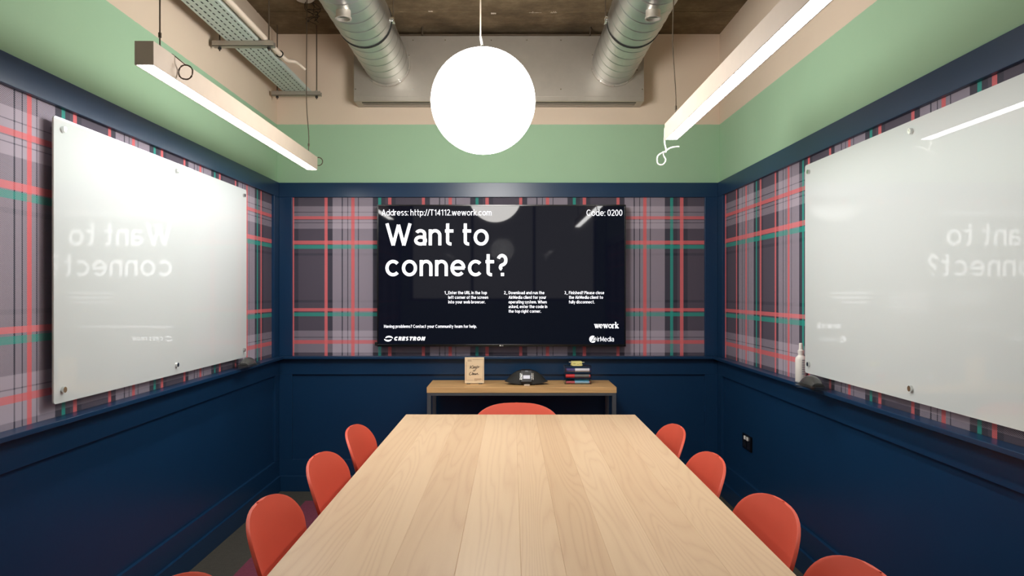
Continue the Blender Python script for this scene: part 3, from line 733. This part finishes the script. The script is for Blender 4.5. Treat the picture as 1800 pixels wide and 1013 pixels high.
whiteboard(XR, -1, 1.663, 3.518, 'white glass writing board on standoffs on the right wall')
M['felt'] = plain('grey_eraser_felt', srgb(60, 60, 60), .8)
M['eraser'] = plain('gunmetal_grey_plastic', srgb(70, 70, 69), .25)
def eraser_set(s, xw, yc, where):
    xt = xw+s*.046; zt = ZL+.004
    t = tag(empty('eraser_tray', (xt+s*.03, yc, ZL)), 'clear acrylic eraser tray at the corner of the %s board' % where, 'tray')
    x0, x1 = sorted((xt-s*.0, xt+s*.085)); y0, y1 = yc-.11, yc+.11
    box('tray_floor', 'acrylic', x0, x1, y0, y1, ZL+.010, ZL+.013, t); xx = x1 if s > 0 else x0
    box('tray_lip', 'acrylic', min(xx, xx-s*.003), max(xx, xx-s*.003), y0, y1, ZL+.013, ZL+.026, t)
    xx = x0 if s > 0 else x1
    box('tray_back', 'acrylic', min(xx, xx+s*.003), max(xx, xx+s*.003), y0, y1, ZL+.013, ZL+.05, t)
    for y in (y0, y1-.003): box('tray_end', 'acrylic', x0+.003, x1-.003, y, y+.003, ZL+.013, ZL+.026, t)
    for y in (y0+.02, y1-.03): box('tray_foot', 'acrylic', x0+.003, min(x1, XR-.045) - .02, y, y+.01, ZL, ZL+.010, t)
    settle(t)
    e = tag(empty('board_eraser', (xt+s*.045, yc+.01, ZL+.0132)), 'grey domed whiteboard eraser in the tray by the %s board' % where, 'eraser')
    rows = []; bm = bmesh.new(); L2, Wd, Ht = .072, .034, .05
    for i in range(9):
        f = -1+2*i/8; ww = Wd*(1-.28*f*f); h2 = Ht*(1-.55*abs(f)**2.4)
        rows.append([bm.verts.new((ww*math.cos(PI*k/10), L2*f, .012+(h2-.012)*math.sin(PI*k/10)**.9)) for k in range(11)])
    for A, B in zip(rows, rows[1:]):
        for k in range(10): bm.faces.new((A[k], A[k+1], B[k+1], B[k]))
        bm.faces.new((A[10], A[0], B[0], B[10]))
    bm.faces.new(rows[0]); bm.faces.new(rows[-1][::-1])
    shade(link('grip', bm, 'eraser', e), 50)
    bm = bmesh.new(); abox(bm, -Wd*.92, Wd*.92, -L2*.96, L2*.96, 0, .012, .003); link('felt_pad', bm, 'felt', e)
    return e
eraser_set(1, XL, 4.235, 'left'); eraser_set(-1, XR, 3.31, 'right')
# spray bottle
bx, by = 1.449, 3.585
t = tag(empty('cleaner_bottle', (bx, by, ZL)), 'white spray bottle of board cleaner on the right ledge', 'bottle')
lathe('bottle_body', 'white', [(0, 0), (.0245, 0), (.026, .003), (.026, .112), (.0235, .122), (.0135, .132), (.0125, .142), (0, .142)], t)
lathe('spray_collar', 'white', [(0, .142), (.0145, .142), (.0145, .156), (.010, .160), (.0085, .174), (0, .174)], t)
lathe('nozzle', 'white', [(0, .174), (.0085, .174), (.0085, .190), (.0065, .193), (0, .193)], t)
M['labelgrey'] = plain('pale_grey_label_print', srgb(176, 180, 186), .6)
bm = bmesh.new()
for k in range(7):
    z = .040+k*.011; an0 = math.radians(-100); wdt = (.9, .6, .8, .7, .9, .5, .75)[k]
    for j in range(6):
        a0, a1 = an0+j/6*wdt, an0+(j+1)/6*wdt
        q = [bm.verts.new((.0263*math.cos(a), .0263*math.sin(a), zz)) for a, zz in ((a0, z), (a1, z), (a1, z+.006), (a0, z+.006))]; bm.faces.new(q)
link('label_print', bm, 'labelgrey', t)

# double socket on the right wall
sy, sz = 4.462, CH-.925
t = tag(empty('power_socket', (XR-.003, sy, sz-.045)), 'double power socket with dark metal plate low on right wall', 'socket')
M['darkmetal'] = plain('black_nickel', srgb(40, 38, 40), .25, metal=.8)
box('face_plate', 'darkmetal', XR-.013, XR-.003, sy-.080, sy+.080, sz-.046, sz+.046, t, .002)
for d in (-.038, .038):
    box('switch', 'white', XR-.019, XR-.0125, sy+d*.62-.013, sy+d*.62+.013, sz+.014, sz+.036, t, .002)
    oi_ = box('outlet_insert', 'black', XR-.0145, XR-.0125, sy+d-.026, sy+d+.026, sz-.036, sz+.008, t, .001)
    for (y, z, a_, b_) in ((0, -.005, .004, .008), (-.011, -.022, .008, .004), (.011, -.022, .008, .004)):
        box('pin_slot', 'chrome', XR-.0152, XR-.0144, sy+d+y-a_/2, sy+d+y+a_/2, sz+z-b_/2, sz+z+b_/2, oi_)
settle(t)

# ------------------------------------------------------------------ pendant globe
gx, gy, gz, gr = -.112, 3.34, CH+.877, .2395
t = tag(empty('globe_pendant', (gx, gy, gz-gr)), 'large glowing white globe pendant lamp over the table', 'pendant lamp')
prof = [(gr*math.sin(PI*i/48), -gr*math.cos(PI*i/48)) for i in range(48)] + [(.02, gr*.9966)]
o = lathe('globe', 'globe', prof, t, 64, (gx, gy, gz))
for p in o.data.polygons: p.use_smooth = True
lathe('cap', 'chrome', [(.0, gr+.010), (.022, gr+.010), (.024, gr-.006), (.0, gr-.006)], t, 24, (gx, gy, gz))
cyl('cable_grip', 'whitewire', (gx-.003, gy, gz+gr+.008), (gx-.012, gy, gz+gr+.06), .006, .0045, t)
tube('cord', 'pipe', catmull([(gx-.012, gy, gz+gr+.058), (gx-.012, gy, gz+gr+.25), (gx-.012, gy, ZC-.02)], 6), .0035, t)
lathe('ceiling_rose', 'white', [(0, 0), (.05, 0), (.05, -.02), (.01, -.03), (0, -.03)], t, 28, (gx-.012, gy, ZC))
settle(t)

# ------------------------------------------------------------------ linear lamps
ZLT = CH+.755
def ring_pts(c, r, axis, turns=2, n=20, wob=.002):
    out = []
    for i in range(int(n*turns)+1):
        a = 2*PI*i/n; rr = r*(1+.05*math.sin(i*1.7)); d = wob*math.sin(i*.9)
        v = Vector((d, rr*math.cos(a), rr*math.sin(a))) if axis == 'x' else Vector((rr*math.cos(a), d, rr*math.sin(a)))
        out.append(Vector(c)+v)
    return out
def linear(x0, x1, y0, y1, label, ztop=ZC):
    t = tag(empty('linear_pendant_lamp', ((x0+x1)/2, (y0+y1)/2, ZLT)), label, 'linear lamp'); z0, z1 = ZLT, ZLT+.079; k = .004
    bm = bmesh.new(); abox(bm, x0, x0+k, y0+k, y1-k, z0, z1); abox(bm, x1-k, x1, y0+k, y1-k, z0, z1); abox(bm, x0+k, x1-k, y0+k, y1-k, z1-k, z1)
    link('housing', bm, 'housing', t)
    box('end_cap', 'housing', x0, x1, y0, y0+k, z0, z1, t); box('end_cap', 'housing', x0, x1, y1-k, y1, z0, z1, t)
    box('diffuser', 'led', x0+k, x1-k, y0+k, y1-k, z0+.001, z0+.006, t)
    xc = (x0+x1)/2
    for y in (y0+.11, y1-.09):
        sag = .0 if y < (y0+y1)/2 else .004
        tube('suspension_wire', 'wire', catmull([(xc, y, z1), (xc+sag*.5, y, z1+.12), (xc-sag*3, y, z1+.36), (xc-sag*2, y, ztop-.002)], 6), .0028, t)
        cyl('wire_gripper', 'chrome', (xc, y, z1), (xc, y, z1+.022), .006, .004, t, 12)
        cyl('wire_gripper', 'wire', (xc+sag*.5, y, z1+.05), (xc+sag*.5, y, z1+.066), .0055, None, t, 10)
    return t
t = linear(-1.238, -1.175, 2.41, 4.49, 'white linear lamp hung along the left wall, lit underneath')
c = px(326, 127, 2.585); tube('wire_coil', 'wire', ring_pts((-1.146, 2.585, c.z), .0255, 'y', 2.9), .0018, t)
tube('wire_coil', 'wire', [(-1.146, 2.585, c.z+.0255), (-1.18, 2.56, ZLT+.083), (-1.2065, 2.52, ZLT+.085)], .0018, t)
c = px(560, 284, 4.50); tube('wire_coil', 'wire', ring_pts((-1.171, 4.50, c.z), .025, 'y', 2.2), .0022, t)
M_rose = lathe('ceiling_rose', 'white', [(0, 0), (.062, 0), (.062, -.012), (.05, -.024), (0, -.024)], t, 32, (-1.235, 4.42, ZC))
settle(t)
t = linear(.780, .843, 1.52, 3.60, 'white linear lamp hung on the right, trailing a white flex', CH+1.4165)
e = Vector((.782, 3.606, ZLT+.06))
fx = catmull([e, px(1168, 250, 3.607), px(1171, 266, 3.607), px(1165, 268, 3.607), px(1156, 275, 3.605), px(1156, 287, 3.605), px(1164, 290, 3.605), px(1170, 282, 3.61), px(1166, 271, 3.615), px(1175, 262, 3.62), px(1185, 258.5, 3.62), px(1194, 258, 3.62)], 8)
tube('trailing_flex', 'whitewire', fx, .0034, t)
settle(t)
# loose black wires hanging by the rose
t = tag(empty('loose_wires', (-1.215, 4.50, ZC-.1)), 'tangle of thin dark loose wires hanging from the ceiling', 'wires')
for i in range(5):
    pts = [Vector((-1.22+random.uniform(-.01, .01), 4.46, ZC-.003))]
    for k in range(5): pts.append(Vector((-1.205+random.uniform(-.04, .055), 4.47+random.uniform(-.03, .05), ZC-.03-.028*k+random.uniform(-.015, .015))))
    tube('wire_strand', 'rubber', catmull(pts, 6), .0016, t, 6)
settle(t)

# ------------------------------------------------------------------ air plenum and spiral ducts
PX0, PX1, PY, PZ0, PZ1 = -1.037, .922, 4.90, CH+1.289, CH+1.730
t = tag(empty('air_plenum', ((PX0+PX1)/2, (PY+YB)/2, PZ0)), 'grey sheet metal air plenum with slot diffuser under ceiling', 'air vent')
box('plenum_box', 'sheet', PX0, PX1, PY, YB, PZ0+.03, PZ1, t, .002)
box('dark_slot_backing', 'rubber', PX0+.003, PX1-.003, PY+.003, YB-.002, PZ0+.022, PZ0+.0299, t)  # black plate stands in for the shaded hollow behind the slots
box('front_skirt', 'sheet', PX0, PX1, PY, PY+.0025, PZ0, PZ0+.0299, t)
for x in (PX0, PX1-.0025): box('end_skirt', 'sheet', x, x+.0025, PY+.0025, YB, PZ0, PZ0+.0299, t)
for y0, y1 in ((PY+.0025, PY+.030), (PY+.060, PY+.074), (PY+.101, PY+.115), (PY+.142, YB)): box('slat', 'sheet', PX0+.0025, PX1-.0025, y0, y1, PZ0, PZ0+.002, t)
for x0, x1 in ((PX0+.0025, PX0+.045), (PX1-.045, PX1-.0025)): box('diffuser_end', 'sheet', x0, x1, PY+.030, YB-.028, PZ0+.0005, PZ0+.0022, t)
for x in (-.578, .5625): cyl('hanger_rod', 'wire', (x, PY+.03, PZ1), (x, PY+.03, ZC), .005, None, t, 8)
for x in (PX0+.012, PX0+.4, -.42, -.11, .13, .36, PX1-.012):
    for z in (PZ1-.03, PZ0+.08): cyl('rivet', 'chrome', (x, PY-.003, z), (x, PY, z), .004, .005, t, 8)
settle(t)
def duct(x, label, R=.150, y0=.8, ymid=4.135):
    z = CH+1.546
    t = tag(empty('spiral_duct', (x, (y0+PY)/2, z-R)), label, 'duct')
    def spiral(name, ya, yb, r, pitch=.125):
        bm = bmesh.new(); nseg = 44; phs = [0, .022, .045, .065, .085, .35, .65, .915, .935, .955, .978]; bump_ = [1, .75, .12, 0, 0, 0, 0, 0, 0, .12, .75]
        turns = int((yb-ya)/pitch)+2; V = []
        for j in range(-nseg, turns*nseg+1):
            an = 2*PI*(j % nseg)/nseg
            V.append([bm.verts.new((x+(r+.0022*b_)*math.cos(an), min(yb, max(ya, ya+pitch*(j/nseg+p_))), z+(r+.0022*b_)*math.sin(an))) for p_, b_ in zip(phs, bump_)])
        for j in range(len(V)-1):
            for m_ in range(len(phs)):
                q = [V[j][m_], V[j+1][m_]]
                if m_ < len(phs)-1: q += [V[j+1][m_+1], V[j][m_+1]]
                elif j+1+nseg < len(V): q += [V[j+1+nseg][0], V[j+nseg][0]]
                else: continue
                ys_ = [v.co.y for v in q]
                if max(ys_)-min(ys_) > 1e-6: bm.faces.new(q)
        bmesh.ops.delete(bm, geom=[v for v in bm.verts if not v.link_faces], context='VERTS')
        return link(name, bm, 'galv', t, True)
    def band(name, mat, ya, yb, r, r2):
        bm = bmesh.new(); rings = []
        for rr, y in ((r, ya), (r2, ya), (r2, yb), (r, yb)): rings.append([bm.verts.new((x+rr*math.cos(2*PI*k/48), y, z+rr*math.sin(2*PI*k/48))) for k in range(48)])
        for i in range(4):
            A, B = rings[i], rings[(i+1) % 4]
            for k in range(48): bm.faces.new((A[k], A[(k+1) % 48], B[(k+1) % 48], B[k]))
        o = link(name, bm, mat, t); shade(o, 40); return o
    spiral('duct_run', y0, ymid-.012, R+.004); spiral('duct_run', ymid+.006, PY-.004, R)
    band('rubber_gasket', 'rubber', ymid-.014, ymid+.008, R-.01, R+.007)
    band('collar', 'sheet', PY-.012, PY-.0005, R-.004, R+.012)
    for k in range(10):
        a = 2*PI*k/10+.3; q = Vector((x+(R+.009)*math.cos(a), PY-.0115, z+(R+.009)*math.sin(a))); cyl('rivet', 'chrome', q, q-Vector((0, .004, 0)), .0045, .0035, t, 8)
    for s in (-1, 1):
        bm = bmesh.new(); abox(bm, x+s*(R+.002)-.006, x+s*(R+.002)+.02*(s > 0)-.014*(s < 0), ymid-.025, ymid+.02, z-.012, z+.014, .002); acyl(bm, (x+s*(R+.012), ymid-.04, z), (x+s*(R+.012), ymid+.035, z), .005, seg=10)
        link('clamp_bolt', bm, 'chrome', t)
        cyl('hanger_rod', 'wire', (x+s*(R+.014), ymid, z), (x+s*(R+.014), ymid, ZC), .003, None, t, 8)
    yst = 3.60; zb = z-R
    bm = bmesh.new(); rings = []
    for rr, zz in ((.036, zb+.03), (.036, zb-.034), (.0405, zb-.034), (.0405, zb-.042), (.033, zb-.042), (.033, zb+.0)): rings.append([bm.verts.new((x+rr*math.cos(2*PI*k/28), yst+rr*math.sin(2*PI*k/28), zz)) for k in range(28)])
    for A, B in zip(rings, rings[1:]):
        for k in range(28): bm.faces.new((A[k], A[(k+1) % 28], B[(k+1) % 28], B[k]))
    bm.faces.new(rings[-1]); shade(link('test_port', bm, 'sheet', t), 35)
    box('port_blade', 'chrome', x-.030, x+.030, yst-.002, yst+.002, zb-.036, zb-.002, t)
    return settle(t)
duct(-.814, 'galvanised spiral duct on the left, entering the plenum')
duct(.722, 'galvanised spiral duct on the right, entering the plenum')

# ------------------------------------------------------------------ cable tray
ZS = CH+1.338
tx0, tx1 = -1.512, -1.343
t = tag(empty('cable_tray', ((tx0+tx1)/2, 3.5, ZS)), 'perforated galvanised cable tray hung along the left wall', 'cable tray')
bm = bmesh.new(); zt = ZS+.0155
nx = 5; pitch = (tx1-tx0)/nx; L, gap = .028, .018; yy0, yy1 = .6, 4.99; th_ = .0014
def fl(a, b, c, d): abox(bm, a, b, c, d, zt-th_, zt)
for i in range(nx):
    xa = tx0+i*pitch; xs0 = xa+pitch*.37; xs1 = xa+pitch*.63
    fl(xa, xs0, yy0, yy1); fl(xs1, xa+pitch, yy0, yy1)
    y = yy0+(i % 2)*(L+gap)/2
    if y > yy0: fl(xs0, xs1, yy0, y-L)
    while y+gap+L < yy1: fl(xs0, xs1, y, y+gap); y += gap+L
    fl(xs0, xs1, y, yy1)
link('tray_floor', bm, 'tray', t)
bm = bmesh.new()
for x, s in ((tx0, 1), (tx1, -1)):
    abox(bm, min(x, x-s*.0015), max(x, x-s*.0015), yy0, yy1, zt, zt+.024); abox(bm, min(x, x+s*.008), max(x, x+s*.008), yy0, yy1, zt+.0235, zt+.025)
    y = yy0+.02
    while y < yy1-.05: abox(bm, min(x-s*.0018, x+s*.0), max(x-s*.0018, x+s*.0), y, y+.02, zt+.007, zt+.014); y += .045
link('tray_flange', bm, 'tray', t)
settle(t)
M['slotfiller'] = plain('black_slot_filler', srgb(30, 30, 34), .5)
for i in range(7):  # added black tubes that make the tray slots read dark from below
    xc = tx0+.016+i*.0228; pts = [(xc+random.uniform(-.001, .001), y, zt+.0112) for y in (.65, 1.6, 2.6, 3.6, 4.4, 4.95)]
    o = tube('slot_filler_cable', 'slotfiller', catmull(pts, 3), .0106)
    tag(o, 'added black cable in the left tray, making its slots read dark', 'cable', 'added cables darkening the tray slots')
for i, (ysp, wd) in enumerate(((1.70, 'nearest the viewer'), (3.92, 'in the middle of the tray'), (4.90, 'at the far end of the tray'))):
    t = tag(empty('strut_bracket', (-1.425, ysp, ZS-.016)), 'steel strut carrying the cable tray, '+wd, 'bracket', 'struts under the cable tray')
    bm = bmesh.new(); k = .0025; x0, x1 = -1.588, -1.258
    abox(bm, x0, x1, ysp-.02, ysp+.02, ZS-.015, ZS-.015+k); abox(bm, x0, x1, ysp-.02, ysp-.02+k, ZS-.015, ZS+.0135); abox(bm, x0, x1, ysp+.02-k, ysp+.02, ZS-.015, ZS+.0135)
    link('strut_channel', bm, 'sheet', t)
    for x in (x0+.034, x1-.030):
        cyl('threaded_rod', 'wire', (x, ysp, ZS-.036), (x, ysp, ZC), .004, None, t, 8)
        cyl('nut', 'rubber', (x, ysp, ZS-.027), (x, ysp, ZS-.016), .009, None, t, 6, False); cyl('nut', 'chrome', (x, ysp, ZS+.014), (x, ysp, ZS+.022), .009, None, t, 6, False)
    settle(t)
t = tag(empty('conduit_pipe', (-1.306, 3, ZS+.015)), 'cream conduit pipe beside the tray with a drooping end', 'pipe')
cyl('pipe', 'pipe', (-1.308, .6, ZS+.030), (-1.308, 4.19, ZS+.030), .0145, None, t, 20)
tube('pipe_clip', 'rubber', ring_pts((-1.308, 4.17, ZS+.030), .018, 'y', 1, 20, 0), .0035, t, 8, False)
tube('flexible_tail', 'pipe', catmull([(-1.308, 4.19, ZS+.030), (-1.292, 4.26, ZS+.022), (-1.262, 4.30, ZS+.028), (-1.232, 4.31, ZS+.010), (-1.205, 4.33, ZS-.012)], 6), lambda f: .013-.006*f, t, 12)
settle(t)
